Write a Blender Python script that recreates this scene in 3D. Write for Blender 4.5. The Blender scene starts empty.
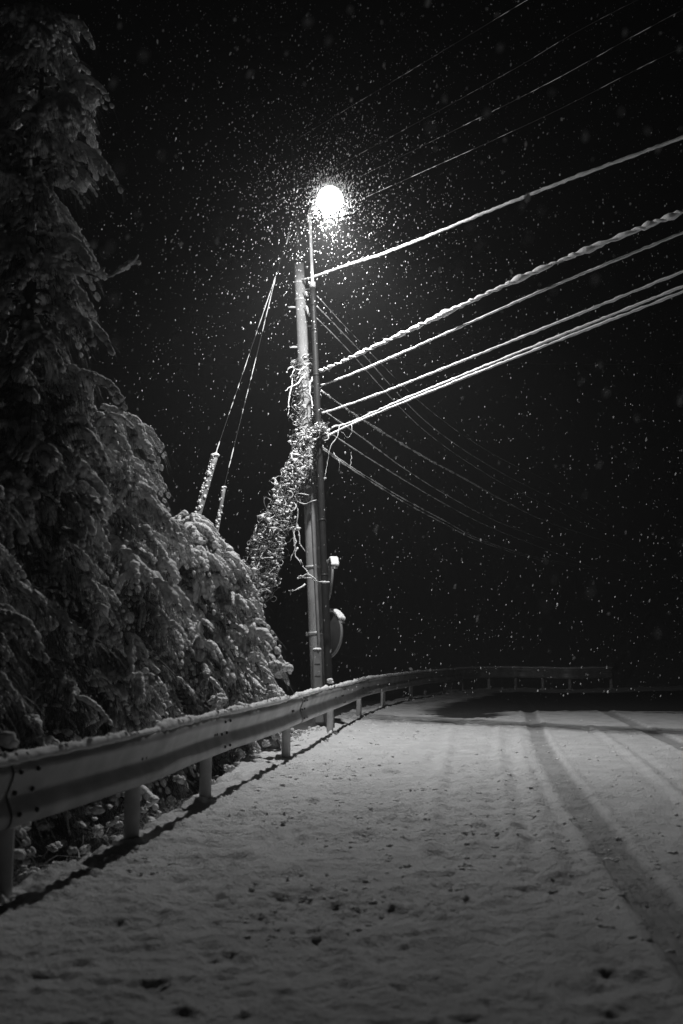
import bpy, math, random
import numpy as np
from mathutils import Vector, Matrix

random.seed(7)
rng = np.random.default_rng(7)
R = math.radians
scene = bpy.context.scene
col = scene.collection

# ------------------------------------------------------------------ camera
HC = 1.35
FPX = 996.0
PITCH = math.atan(139.0 / FPX)
cam_d = bpy.data.cameras.new("camera")
cam = bpy.data.objects.new("camera", cam_d)
col.objects.link(cam)
cam.location = (0, 0, HC)
cam.rotation_euler = (R(90) + PITCH, 0, 0)
cam_d.sensor_fit = 'VERTICAL'
cam_d.sensor_height = 36.0
cam_d.sensor_width = 24.0
cam_d.lens = FPX / 1024.0 * 36.0
cam_d.clip_end = 600
cam_d.clip_start = 0.05
cam_d.dof.use_dof = True
cam_d.dof.focus_distance = 17.5
cam_d.dof.aperture_fstop = 1.8
scene.camera = cam

# ------------------------------------------------------------------ world: overcast night sky
w = bpy.data.worlds.new("World")
scene.world = w
w.use_nodes = True
nt = w.node_tree
bg = nt.nodes['Background']
sky = nt.nodes.new('ShaderNodeTexSky')
sky.sky_type = 'NISHITA'
sky.sun_disc = False
sky.sun_elevation = R(3)
sky.sun_rotation = R(200)
bw = nt.nodes.new('ShaderNodeRGBToBW')
nt.links.new(sky.outputs[0], bw.inputs[0])
nt.links.new(bw.outputs[0], bg.inputs[0])
bg.inputs[1].default_value = 0.00012

scene.view_settings.view_transform = 'Standard'
scene.view_settings.look = 'None'
scene.view_settings.exposure = 0.0
scene.view_settings.gamma = 1.0
scene.view_settings.use_curve_mapping = False
scene.render.engine = 'CYCLES'
cy = scene.cycles
cy.use_denoising = True
try:
    cy.denoiser = 'OPENIMAGEDENOISE'
    cy.denoising_input_passes = 'RGB_ALBEDO_NORMAL'
    cy.denoising_prefilter = 'ACCURATE'
except Exception:
    pass
cy.max_bounces = 4
cy.diffuse_bounces = 2
cy.glossy_bounces = 2
cy.transmission_bounces = 2
cy.transparent_max_bounces = 8
cy.volume_bounces = 0
cy.sample_clamp_indirect = 3
cy.use_adaptive_sampling = False
cy.caustics_reflective = False
cy.caustics_refractive = False

LAMP_POWER = 1900.0      # downward lamp light
LAMP_WIDE = 410.0
LAMP_LEAK = 180.0        # light that leaves the bulb sideways and upwards
HAZE = 0.0021

# ------------------------------------------------------------------ pixel <-> world
cp, sp = math.cos(PITCH), math.sin(PITCH)

def ray(px, py):
    x = (px - 341.5) / FPX
    u = (512 - py) / FPX
    return np.array([x, cp - u * sp, sp + u * cp])

def G(px, py, z=0.0):
    d = ray(px, py)
    t = (z - HC) / d[2]
    return np.array([d[0] * t, d[1] * t, z])

def A(px, py, Y):
    d = ray(px, py)
    t = Y / d[1]
    return np.array([d[0] * t, Y, HC + d[2] * t])

def onplane(px, py, P, dirxy):
    """point where the view ray meets the upright plane through P along dirxy"""
    n = np.array([-dirxy[1], dirxy[0], 0.0])
    d = ray(px, py)
    c = np.array([0, 0, HC])
    t = np.dot(np.array(P) - c, n) / np.dot(d, n)
    return c + d * t

# ------------------------------------------------------------------ noise
def _h(ix, iy, iz, seed):
    n = (ix.astype(np.int64) * 374761393 + iy.astype(np.int64) * 668265263 + iz.astype(np.int64) * 2147483647 + seed * 974634777) & 0xffffffff
    n = ((n ^ (n >> 13)) * 1274126177) & 0xffffffff
    n = (n ^ (n >> 16)) & 0xffffffff
    return n / 4294967295.0

def n2(x, y, seed=0):
    ix = np.floor(x); iy = np.floor(y)
    fx = x - ix; fy = y - iy
    fx = fx * fx * (3 - 2 * fx); fy = fy * fy * (3 - 2 * fy)
    z = np.zeros_like(ix)
    a = _h(ix, iy, z, seed); b = _h(ix + 1, iy, z, seed)
    c = _h(ix, iy + 1, z, seed); d = _h(ix + 1, iy + 1, z, seed)
    return (a * (1 - fx) + b * fx) * (1 - fy) + (c * (1 - fx) + d * fx) * fy

def fbm(x, y, o=4, seed=0):
    s = 0; a = .5; t = 0
    for i in range(o):
        s = s + a * n2(x * 2 ** i + 17.3 * i, y * 2 ** i - 9.1 * i, seed + i)
        t += a; a *= .5
    return s / t

def sst(a, b, x):
    t = np.clip((x - a) / (b - a), 0, 1)
    return t * t * (3 - 2 * t)

# ------------------------------------------------------------------ materials
def mat(name, c, rough=.7, metal=0.0, var=0.0, vscale=6.0, bump=0.0, bscale=40.0, spec=0.3, var2=None):
    m = bpy.data.materials.new(name)
    m.use_nodes = True
    t = m.node_tree
    b = t.nodes['Principled BSDF']
    b.inputs['Roughness'].default_value = rough
    b.inputs['Metallic'].default_value = metal
    b.inputs['Specular IOR Level'].default_value = spec
    b.inputs['Base Color'].default_value = (c, c, c, 1)
    tc = t.nodes.new('ShaderNodeTexCoord')
    if var > 0:
        n = t.nodes.new('ShaderNodeTexNoise'); n.inputs['Scale'].default_value = vscale; n.inputs['Detail'].default_value = 5
        t.links.new(tc.outputs['Object'], n.inputs['Vector'])
        r = t.nodes.new('ShaderNodeValToRGB')
        lo, hi = c * (1 - var), min(1, c * (1 + var))
        r.color_ramp.elements[0].position = .32; r.color_ramp.elements[1].position = .68
        r.color_ramp.elements[0].color = (lo, lo, lo, 1); r.color_ramp.elements[1].color = (hi, hi, hi, 1)
        t.links.new(n.outputs[0], r.inputs[0]); t.links.new(r.outputs[0], b.inputs['Base Color'])
    if bump > 0:
        n = t.nodes.new('ShaderNodeTexNoise'); n.inputs['Scale'].default_value = bscale; n.inputs['Detail'].default_value = 4
        t.links.new(tc.outputs['Object'], n.inputs['Vector'])
        bp = t.nodes.new('ShaderNodeBump'); bp.inputs['Strength'].default_value = bump; bp.inputs['Distance'].default_value = .02
        t.links.new(n.outputs[0], bp.inputs['Height']); t.links.new(bp.outputs[0], b.inputs['Normal'])
    return m

M = {}
M['snow'] = mat('snow', .82, .75, bump=.55, bscale=45, spec=.2, var=.04)
M['tree_snow'] = mat('tree_snow', .75, .8, bump=.9, bscale=60, spec=.15, var=.12, vscale=14)
M['needle'] = mat('needle', .07, .6, var=.4, vscale=5)
M['frosted'] = mat('frosted_needle', .22, .8, var=.45, vscale=9)
M['bark'] = mat('bark', .12, .9, var=.4, vscale=8, bump=.8, bscale=30)
M['concrete'] = mat('pole_concrete', .29, .85, var=.22, vscale=2.6, bump=.25, bscale=60)
M['steel'] = mat('painted_steel', .022, .5, var=.25, vscale=5, bump=.1)
M['white_steel'] = mat('galvanised_steel', .5, .45, metal=.2, var=.15, vscale=8)
M['rail'] = mat('rail_steel', .40, .45, metal=.25, var=.25, vscale=3.2, bump=.12, bscale=25)
M['post'] = mat('post_steel', .5, .6, var=.15, vscale=7, bump=.1)
M['lit_steel'] = mat('lamplit_galvanised_steel', .75, .6, var=.08)  # paler copy of the galvanised steel, close lamp light put into the colour
M['dark'] = mat('dark_metal', .04, .6)
M['cable'] = mat('cable_rubber', .04, .6)
M['porcelain'] = mat('porcelain', .75, .25)
M['unlit_steel'] = mat('shade_dark_steel', .03, .9, var=.3)  # near-black to stand for the missing light above the lamp
M['plastic'] = mat('grey_plastic', .22, .6, var=.2, vscale=6)
M['vine'] = mat('vine_stem', .10, .9, var=.3, vscale=12)
M['mirror_back'] = mat('mirror_back', .045, .45, var=.2, vscale=8)
M['mirror_rim'] = mat('mirror_rim', .18, .5)
M['mirror_face'] = mat('mirror_face', .8, .05, metal=1)

# snowy road: snow with slushy wheel ruts and a dark streaky far patch, told apart by the surface's own 'bare' value
def road_mat():
    m = bpy.data.materials.new('road_snow'); m.use_nodes = True
    t = m.node_tree; b = t.nodes['Principled BSDF']
    at = t.nodes.new('ShaderNodeAttribute'); at.attribute_name = 'bare'
    tc = t.nodes.new('ShaderNodeTexCoord')
    n = t.nodes.new('ShaderNodeTexNoise'); n.inputs['Scale'].default_value = 3.0; n.inputs['Detail'].default_value = 8
    t.links.new(tc.outputs['Object'], n.inputs['Vector'])
    r = t.nodes.new('ShaderNodeValToRGB')
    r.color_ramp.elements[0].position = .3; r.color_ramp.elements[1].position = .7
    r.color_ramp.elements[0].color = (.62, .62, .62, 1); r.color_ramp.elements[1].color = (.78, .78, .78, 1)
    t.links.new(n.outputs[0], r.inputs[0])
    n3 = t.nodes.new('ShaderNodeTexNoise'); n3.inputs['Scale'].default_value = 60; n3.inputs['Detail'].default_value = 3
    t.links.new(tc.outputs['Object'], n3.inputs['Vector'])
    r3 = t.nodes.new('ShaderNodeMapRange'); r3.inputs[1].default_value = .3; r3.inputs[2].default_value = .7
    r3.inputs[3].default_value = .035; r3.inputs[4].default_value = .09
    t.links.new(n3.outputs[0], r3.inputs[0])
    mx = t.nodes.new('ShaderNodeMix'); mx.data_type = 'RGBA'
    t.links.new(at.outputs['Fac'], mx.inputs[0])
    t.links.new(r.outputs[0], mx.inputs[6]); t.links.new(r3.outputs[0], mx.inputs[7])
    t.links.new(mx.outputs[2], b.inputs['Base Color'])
    b.inputs['Roughness'].default_value = .75
    b.inputs['Specular IOR Level'].default_value = .15
    n4 = t.nodes.new('ShaderNodeTexNoise'); n4.inputs['Scale'].default_value = 38; n4.inputs['Detail'].default_value = 6
    n4.inputs['Roughness'].default_value = .65
    t.links.new(tc.outputs['Object'], n4.inputs['Vector'])
    bp = t.nodes.new('ShaderNodeBump'); bp.inputs['Strength'].default_value = .9; bp.inputs['Distance'].default_value = .035
    t.links.new(n4.outputs[0], bp.inputs['Height']); t.links.new(bp.outputs[0], b.inputs['Normal'])
    return m
M['road'] = road_mat()

def flake_mat():
    m = bpy.data.materials.new('snowflake'); m.use_nodes = True
    t = m.node_tree; t.nodes.remove(t.nodes['Principled BSDF'])
    d = t.nodes.new('ShaderNodeBsdfDiffuse'); d.inputs[0].default_value = (.85, .85, .85, 1)
    tr = t.nodes.new('ShaderNodeBsdfTranslucent'); tr.inputs[0].default_value = (.85, .85, .85, 1)
    mx = t.nodes.new('ShaderNodeMixShader'); mx.inputs[0].default_value = .5
    t.links.new(d.outputs[0], mx.inputs[1]); t.links.new(tr.outputs[0], mx.inputs[2])
    t.links.new(mx.outputs[0], t.nodes['Material Output'].inputs[0])
    return m
M['flake'] = flake_mat()

def emit(name, s):
    m = bpy.data.materials.new(name); m.use_nodes = True
    t = m.node_tree; b = t.nodes['Principled BSDF']
    b.inputs['Base Color'].default_value = (.9, .9, .9, 1)
    b.inputs['Emission Color'].default_value = (1, 1, 1, 1)
    b.inputs['Emission Strength'].default_value = s
    return m
M['lit'] = emit('lit_diffuser', 9.0)

# ------------------------------------------------------------------ mesh builder
class MB:
    def __init__(s): s.v = []; s.q = []; s.t = []; s.n = 0
    def add(s, v, quads=None, tris=None):
        v = np.asarray(v, dtype=np.float64).reshape(-1, 3)
        if quads is not None and len(quads): s.q.append(np.asarray(quads) + s.n)
        if tris is not None and len(tris): s.t.append(np.asarray(tris) + s.n)
        s.v.append(v); s.n += len(v)
    def build(s, name, m, parent=None, smooth=True, attr=None):
        v = np.concatenate(s.v)
        q = np.concatenate(s.q) if s.q else np.zeros((0, 4), int)
        t = np.concatenate(s.t) if s.t else np.zeros((0, 3), int)
        me = bpy.data.meshes.new(name)
        o = bpy.data.objects.new(name, me)
        if parent is not None:
            v = v - np.array(world_of(parent))
        me.vertices.add(len(v)); me.vertices.foreach_set('co', v.astype(np.float32).ravel())
        nl = len(q) * 4 + len(t) * 3
        me.loops.add(nl)
        me.loops.foreach_set('vertex_index', np.concatenate([q.ravel(), t.ravel()]).astype(np.int32))
        me.polygons.add(len(q) + len(t))
        st = np.concatenate([np.arange(len(q)) * 4, len(q) * 4 + np.arange(len(t)) * 3]).astype(np.int32)
        me.polygons.foreach_set('loop_start', st)
        me.update(calc_edges=True)
        me.validate()
        me.polygons.foreach_set('use_smooth', np.full(len(me.polygons), smooth))
        if attr is not None:
            a = me.attributes.new('bare', 'FLOAT', 'POINT'); a.data.foreach_set('value', attr.astype(np.float32).ravel())
        me.materials.append(m)
        col.objects.link(o)
        if parent is not None: o.parent = parent
        return o

def world_of(o):
    p = np.array(o.location)
    while o.parent is not None:
        o = o.parent; p = p + np.array(o.location)
    return p

def tag(o, label=None, cat=None, group=None, kind=None):
    if label: o['label'] = label
    if cat: o['category'] = cat
    if group: o['group'] = group
    if kind: o['kind'] = kind
    return o

def empty(name, loc, label, cat, group=None):
    o = bpy.data.objects.new(name, None); col.objects.link(o)
    o.location = tuple(float(c) for c in loc); o.empty_display_size = .2
    return tag(o, label, cat, group)

def frames(P):
    P = np.asarray(P, float)
    T = np.gradient(P, axis=0); T /= np.linalg.norm(T, axis=1)[:, None] + 1e-12
    up = np.array([0, 0, 1.0])
    if abs(T[0] @ up) > .95: up = np.array([0, 1.0, 0])
    N = np.zeros_like(P); 
    n = np.cross(T[0], np.cross(up, T[0])); n /= np.linalg.norm(n)
    for i in range(len(P)):
        n = n - T[i] * (n @ T[i]); n /= np.linalg.norm(n) + 1e-12
        N[i] = n
    B = np.cross(T, N)
    return T, N, B

def tube(mb, P, r, n=8, cap=True, wob=0.0):
    P = np.asarray(P, float); k = len(P)
    r = np.broadcast_to(np.asarray(r, float), (k,))
    T, N, B = frames(P)
    a = np.arange(n) * 2 * np.pi / n
    rr = r[:, None] * (1 + (wob * (rng.random((k, n)) - .5) * 2 if wob else 0))
    V = P[:, None, :] + rr[..., None] * (np.cos(a)[None, :, None] * N[:, None, :] + np.sin(a)[None, :, None] * B[:, None, :])
    i = np.arange(k - 1)[:, None] * n; j = np.arange(n)[None, :]; j2 = (j + 1) % n
    q = np.stack([i + j, i + j2, i + n + j2, i + n + j], -1).reshape(-1, 4)
    V = V.reshape(-1, 3)
    t = None
    if cap:
        V = np.vstack([V, P[0], P[-1]])
        c0, c1 = k * n, k * n + 1; jj = np.arange(n); j2 = (jj + 1) % n
        t = np.concatenate([np.stack([np.full(n, c0), j2, jj], -1), np.stack([np.full(n, c1), (k - 1) * n + jj, (k - 1) * n + j2], -1)])
    mb.add(V, q, t)

def box(mb, c, s, rot=None, bev=0.0):
    x, y, z = np.array(s) / 2
    V = np.array([[-x, -y, -z], [x, -y, -z], [x, y, -z], [-x, y, -z], [-x, -y, z], [x, -y, z], [x, y, z], [-x, y, z]])
    if rot is not None: V = V @ np.array(rot).T
    mb.add(V + np.array(c), [[0, 3, 2, 1], [4, 5, 6, 7], [0, 1, 5, 4], [1, 2, 6, 5], [2, 3, 7, 6], [3, 0, 4, 7]])

def ico(level):
    g = (1 + 5 ** .5) / 2
    v = [(-1, g, 0), (1, g, 0), (-1, -g, 0), (1, -g, 0), (0, -1, g), (0, 1, g), (0, -1, -g), (0, 1, -g), (g, 0, -1), (g, 0, 1), (-g, 0, -1), (-g, 0, 1)]
    f = [(0, 11, 5), (0, 5, 1), (0, 1, 7), (0, 7, 10), (0, 10, 11), (1, 5, 9), (5, 11, 4), (11, 10, 2), (10, 7, 6), (7, 1, 8), (3, 9, 4), (3, 4, 2), (3, 2, 6), (3, 6, 8), (3, 8, 9), (4, 9, 5), (2, 4, 11), (6, 2, 10), (8, 6, 7), (9, 8, 1)]
    v = [np.array(p) / np.linalg.norm(p) for p in v]
    for _ in range(level):
        mid = {}; nf = []
        def m_(a, b):
            k = (min(a, b), max(a, b))
            if k not in mid:
                p = v[a] + v[b]; v.append(p / np.linalg.norm(p)); mid[k] = len(v) - 1
            return mid[k]
        for a, b, c in f:
            ab, bc, ca = m_(a, b), m_(b, c), m_(c, a)
            nf += [(a, ab, ca), (b, bc, ab), (c, ca, bc), (ab, bc, ca)]
        f = nf
    return np.array(v), np.array(f)
ICO = [ico(0), ico(1), ico(2), ico(3)]

def blobs(mb, C, S, X=None, level=1, rough=.18):
    """many lumps at once: centres C, radii S (n,3) along a frame whose first axis is X"""
    C = np.asarray(C, float).reshape(-1, 3); n = len(C)
    if n == 0: return
    S = np.broadcast_to(np.asarray(S, float), (n, 3))
    T, F = ICO[level]
    V = np.broadcast_to(T[None], (n, len(T), 3)).copy()
    if rough:
        d = np.ones((n, len(T)))
        for k in range(4):
            w_ = rng.normal(size=(n, 3)) * (1.3 + 1.1 * k)
            d += rough / (1 + .35 * k) * np.sin(np.einsum('nvj,nj->nv', V, w_) + rng.random((n, 1)) * 6.28)
        V *= d[..., None]
    V *= S[:, None, :]
    if X is not None:
        X = np.asarray(X, float); X = X / (np.linalg.norm(X, axis=1)[:, None] + 1e-9)
        Z = np.array([0, 0, 1.0]) - X * X[:, 2:3]
        Z /= np.linalg.norm(Z, axis=1)[:, None] + 1e-6
        Y = np.cross(Z, X)
        V = V[..., 0:1] * X[:, None, :] + V[..., 1:2] * Y[:, None, :] + V[..., 2:3] * Z[:, None, :]
    V += C[:, None, :]
    t = (F[None] + (np.arange(n) * len(T))[:, None, None]).reshape(-1, 3)
    mb.add(V.reshape(-1, 3), None, t)

def puff(m_, c, r, k):
    d = rng.normal(size=(k, 3)); d /= np.linalg.norm(d, axis=1)[:, None]
    d[:, 2] = np.abs(d[:, 2]) * .9 - .25
    k *= 2
    d = np.vstack([d, rng.normal(size=(k - len(d), 3))]); d /= np.linalg.norm(d, axis=1)[:, None]
    blobs(m_, c + d * r * rng.uniform(.5, 1.05, (k, 1)) * np.array([1.0, 1.0, .85]), r * rng.uniform(.18, .42, (k, 1)) * np.array([[1.05, 1, .9]]), level=1, rough=.18)
    blobs(m_, [c], [(r * .8, r * .8, r * .65)], level=2, rough=.15)

def blades(mb, P, D, L, W, droop, seg=3):
    """thin leaves: start P, direction D, length L, width W, bending down by droop*L"""
    P = np.asarray(P, float); n = len(P)
    if n == 0: return
    D = D / (np.linalg.norm(D, axis=1)[:, None] + 1e-9)
    side = np.cross(D, np.array([0, 0, 1.0]) + rng.normal(size=(n, 3)) * .35)
    side /= np.linalg.norm(side, axis=1)[:, None] + 1e-9
    ts = np.linspace(0, 1, seg + 1)
    V = np.zeros((n, seg + 1, 2, 3))
    for i, t in enumerate(ts):
        c = P + D * (L * t)[:, None]; c[:, 2] -= droop * L * t * t
        wd = W * (1 - .85 * t ** 1.5)
        V[:, i, 0] = c - side * wd[:, None] / 2; V[:, i, 1] = c + side * wd[:, None] / 2
    b = (np.arange(n) * (seg + 1) * 2)[:, None]
    q = []
    for i in range(seg):
        q.append(np.concatenate([b + 2 * i, b + 2 * i + 1, b + 2 * i + 3, b + 2 * i + 2], 1))
    mb.add(V.reshape(-1, 3), np.concatenate(q))

def smooth_path(pts, step):
    """Catmull-Rom through pts, resampled at equal steps"""
    P = np.asarray(pts, float)
    P = np.vstack([2 * P[0] - P[1], P, 2 * P[-1] - P[-2]])
    out = []
    for i in range(1, len(P) - 2):
        t = np.linspace(0, 1, 40, endpoint=False)[:, None]
        a, b, c, d = P[i - 1], P[i], P[i + 1], P[i + 2]
        out.append(.5 * ((2 * b) + (-a + c) * t + (2 * a - 5 * b + 4 * c - d) * t ** 2 + (-a + 3 * b - 3 * c + d) * t ** 3))
    out.append(P[-2][None]); Q = np.vstack(out)
    s = np.concatenate([[0], np.cumsum(np.linalg.norm(np.diff(Q, axis=0), axis=1))])
    n = max(2, int(round(s[-1] / step)) + 1)
    u = np.linspace(0, s[-1], n)
    return np.stack([np.interp(u, s, Q[:, k]) for k in range(Q.shape[1])], 1)

# ------------------------------------------------------------------ layout
POSTPX = [(1, 903), (131, 845), (205, 803), (286, 760), (330, 735), (359, 718), (383, 709), (411, 701.5), (445, 695), (462, 691.5), (489, 690), (516, 689.5), (543, 690), (570, 691)]
POSTS = [G(*p)[:2] for p in POSTPX]
d0 = POSTS[0] - POSTS[1]
d0 = d0 / np.linalg.norm(d0)
BACK = [POSTS[0] + d0 * 2.0 * k + np.array([-.03, 0]) * k * k for k in (3, 2, 1)]
POSTS = BACK + POSTS
e = POSTS[-1]
POSTS += [e + np.array([1.7, 1.1])]
RAIL = smooth_path(POSTS, .1)           # ground track of the posts
RT = np.gradient(RAIL, axis=0); RT /= np.linalg.norm(RT, axis=1)[:, None]
RN = np.stack([RT[:, 1], -RT[:, 0]], 1)  # towards the road

def rail_sd(x, y):
    """signed distance from the rail line, positive on the road"""
    sh = x.shape; x = x.ravel(); y = y.ravel(); out = np.empty_like(x)
    Pn = RAIL[::3]; Nn = RN[::3]
    for i in range(0, len(x), 20000):
        dx = x[i:i + 20000, None] - Pn[None, :, 0]; dy = y[i:i + 20000, None] - Pn[None, :, 1]
        k = np.argmin(dx * dx + dy * dy, 1); a = np.arange(len(k))
        out[i:i + 20000] = dx[a, k] * Nn[k, 0] + dy[a, k] * Nn[k, 1]
    return out.reshape(sh)

def poly_dist(x, y, P):
    d = np.full(x.shape, 1e9)
    for a, b in zip(P[:-1], P[1:]):
        ab = b - a; t = np.clip(((x - a[0]) * ab[0] + (y - a[1]) * ab[1]) / (ab @ ab), 0, 1)
        d = np.minimum(d, np.hypot(x - a[0] - t * ab[0], y - a[1] - t * ab[1]))
    return d

TRACK1 = smooth_path([G(*p)[:2] for p in [(522, 700), (530, 714), (540, 740), (556, 770), (585, 810), (620, 858), (662, 912), (720, 985), (800, 1080)]], .4)
TRACK2 = smooth_path([G(*p)[:2] for p in [(585, 703), (612, 714), (645, 729), (690, 750), (770, 790), (880, 850)]], .4)
OLD = [smooth_path([G(*p)[:2] for p in q], .5) for q in (
    [(498, 728), (500, 760), (506, 800), (516, 850)], [(518, 728), (528, 770), (546, 830), (560, 880)],
    [(590, 725), (625, 750), (668, 785), (720, 830)], [(452, 728), (440, 780), (428, 850)])]

def road_surface(X, Y):
    sd = rail_sd(X, Y)
    d1 = poly_dist(X, Y, TRACK1) + .03 * (fbm(X * 5, Y * 5, 2, 31) - .5)
    d2 = poly_dist(X, Y, TRACK2) + .03 * (fbm(X * 5, Y * 5, 2, 32) - .5)
    dd = np.minimum(d1, d2)
    rut = 1 - sst(.10, .155, dd)
    z = .03 * (fbm(X * .7, Y * .7, 3, 1) - .5) + .028 * (fbm(X * 3.2, Y * 3.2, 3, 5) - .5)
    z += .012 * (fbm(X * 14, Y * 14, 3, 9) - .5)
    z += .008 * (fbm(X * 38, Y * 38, 2, 19) - .5)
    # trodden, lumpy snow between the rail and the lane
    trod = np.clip(sst(.25, .5, fbm(X * .55 + 3, Y * .45, 2, 40)) * (1 - sst(2.0, 4.2, sd)) + .25, 0, 1)
    cl = fbm(X * 6.5, Y * 6.5, 3, 51)
    cl2 = fbm(X * 13, Y * 13, 2, 57)
    z += (trod * .8 + .25) * .022 * (fbm(X * 9, Y * 9, 3, 77) - .5)
    z += trod * (.35 + .65 * sst(3, 7, Y)) * (.020 * sst(.60, .80, cl) + .012 * sst(.62, .85, cl2))
    z -= trod * (.006 + .016 * sst(3.5, 7, Y)) * sst(.60, .74, fbm(X * 3.6 + 7, Y * 3.9, 3, 61))
    z -= trod * .012 * sst(.62, .76, fbm(X * 8 + 7, Y * 8.9, 3, 67))
    z -= rut * (.022 + .004 * np.cos(dd * 110))
    z += .014 * np.exp(-((dd - .19) / .035) ** 2) * (.5 + fbm(X * 9, Y * 9, 2, 71))
    for k, p in enumerate(OLD):
        do = poly_dist(X, Y, p)
        z += .018 * np.exp(-((do - .0) / .05) ** 2) - .012 * np.exp(-((do - .13) / .06) ** 2)
    # ridge of pushed snow at the rail, then the drop to the verge
    edge = 1 - sst(.05, .5, sd)
    z += edge * (.05 * fbm(X * 5, Y * 5, 3, 81) + .03 * sst(.5, .8, fbm(X * 11, Y * 11, 2, 83)))
    nearv = 1 - sst(8, 14, Y)
    z -= .6 * sst(.45 - .38 * nearv, .9 - .45 * nearv, -sd + .12 * (fbm(X * 4, Y * 4, 2, 85) - .5))
    # dark streaky patch on the far road, and slush in the ruts
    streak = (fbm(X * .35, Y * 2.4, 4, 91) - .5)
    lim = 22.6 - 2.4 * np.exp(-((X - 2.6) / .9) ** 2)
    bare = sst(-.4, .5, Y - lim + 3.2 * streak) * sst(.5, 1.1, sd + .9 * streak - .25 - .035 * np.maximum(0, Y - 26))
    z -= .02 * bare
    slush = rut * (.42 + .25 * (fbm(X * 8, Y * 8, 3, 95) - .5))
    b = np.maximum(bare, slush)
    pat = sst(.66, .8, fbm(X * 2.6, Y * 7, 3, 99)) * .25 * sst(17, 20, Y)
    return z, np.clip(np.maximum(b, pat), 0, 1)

def add_dents(X, Y, Z, n=1200):
    g = np.random.default_rng(77)
    yy = np.exp(g.uniform(math.log(3.7), math.log(20), n)); xx = g.uniform(-2.2, 3.4, n)
    sd_ = rail_sd(xx, yy); ok = (sd_ > .25) & (g.random(n) < np.exp(-np.maximum(0, sd_ - 1.2) / 1.1)); xx, yy = xx[ok], yy[ok]
    row = Y[:, 0]; Z0 = Z.copy()
    for x0, y0 in zip(xx, yy):
        L = g.uniform(.05, .15); W_ = L * g.uniform(.4, .8); a = g.uniform(-.5, .5); dep = g.uniform(.008, .024) * (.55 + .45 * min(1, y0 / 8))
        i0, i1 = np.searchsorted(row, (y0 - .5, y0 + .5)); Xs, Ys = X[i0:i1], Y[i0:i1]
        wx = (fbm(Xs * 9, Ys * 9, 2, 13) - .5) * .12
        u = ((Xs - x0 + wx) * math.cos(a) + (Ys - y0) * math.sin(a)) / L; v = (-(Xs - x0) * math.sin(a) + (Ys - y0 + wx) * math.cos(a)) / W_
        q = u * u + v * v
        Z[i0:i1] += -dep * np.exp(-q ** 1.5) + .45 * dep * np.exp(-((np.sqrt(q) - 1.45) / .35) ** 2) * (.5 + fbm(Xs * 21, Ys * 21, 2, 14))

    np.copyto(Z, np.maximum(Z, Z0 - .024 * np.clip(Y / 9, .3, 1)))

# fine road sheet, denser towards the camera
ys = np.exp(np.arange(math.log(1.7), math.log(39), .0036))
us = np.arange(-.78, .86, .0027)
U, Yg = np.meshgrid(us, ys)
Xg = U * (Yg + .8)
Z, B = road_surface(Xg, Yg)
add_dents(Xg, Yg, Z)
mb = MB(); nr, nc = Z.shape
i = np.arange(nr - 1)[:, None] * nc; j = np.arange(nc - 1)[None, :]
mb.add(np.stack([Xg, Yg, Z], -1), np.stack([i + j, i + j + 1, i + nc + j + 1, i + nc + j], -1).reshape(-1, 4))
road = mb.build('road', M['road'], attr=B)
tag(road, 'snow covered road with dark wheel tracks curving to the right', kind='structure')

# wide ground sheet
gx = np.concatenate([-np.geomspace(160, 14, 30), np.linspace(-13.5, 16, 150), np.geomspace(17, 160, 30)])
gy = np.concatenate([-np.geomspace(40, 1, 14), np.linspace(-.8, 42, 200), np.geomspace(43, 260, 40)])
X, Y = np.meshgrid(gx, gy)
sd = rail_sd(X, Y)
far = np.clip(sd, -60, 60)
def ground_z(X, Y, sd):
    out = -sd
    nearv = 1 - sst(8, 14, Y)
    z = np.where(out > .25, -.02 - .25 * nearv - .38 * np.clip(out - .25, 0, 6.0), -.09 - .2 * nearv)
    z = z + np.where(out > .25, .22 * (fbm(X * 1.3, Y * 1.3, 4, 3) - .5) * np.clip(out, 0, 1), 0)
    z = z + .4 * np.clip(Y - 60, 0, 400)  # added hillside, raised to hide the bright line at the horizon
    return z
Z = ground_z(X, Y, sd)
mb = MB(); nr, nc = Z.shape
i = np.arange(nr - 1)[:, None] * nc; j = np.arange(nc - 1)[None, :]
mb.add(np.stack([X, Y, Z], -1), np.stack([i + j, i + j + 1, i + nc + j + 1, i + nc + j], -1).reshape(-1, 4))
tag(mb.build('ground', M['snow']), 'snowy bank falling away behind the guardrail', kind='structure')
def gz(x, y):
    a, b = np.array([float(x)]), np.array([float(y)])
    return float(ground_z(a, b, rail_sd(a, b))[0])

# ------------------------------------------------------------------ haze: air full of fine snow
mb = MB(); box(mb, (8, 40, 5), (170, 130, 34))
hz = mb.build('haze', M['snow'], smooth=False)
tag(hz, 'thin haze of fine falling snow', kind='stuff')
hm = bpy.data.materials.new('haze_air'); hm.use_nodes = True
t = hm.node_tree; t.nodes.remove(t.nodes['Principled BSDF'])
pv = t.nodes.new('ShaderNodeVolumePrincipled')
pv.inputs['Color'].default_value = (.9, .9, .9, 1)
pv.inputs['Density'].default_value = HAZE
pv.inputs['Anisotropy'].default_value = 0.35
t.links.new(pv.outputs[0], t.nodes['Material Output'].inputs['Volume'])
hz.data.materials.clear(); hz.data.materials.append(hm)

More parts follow.
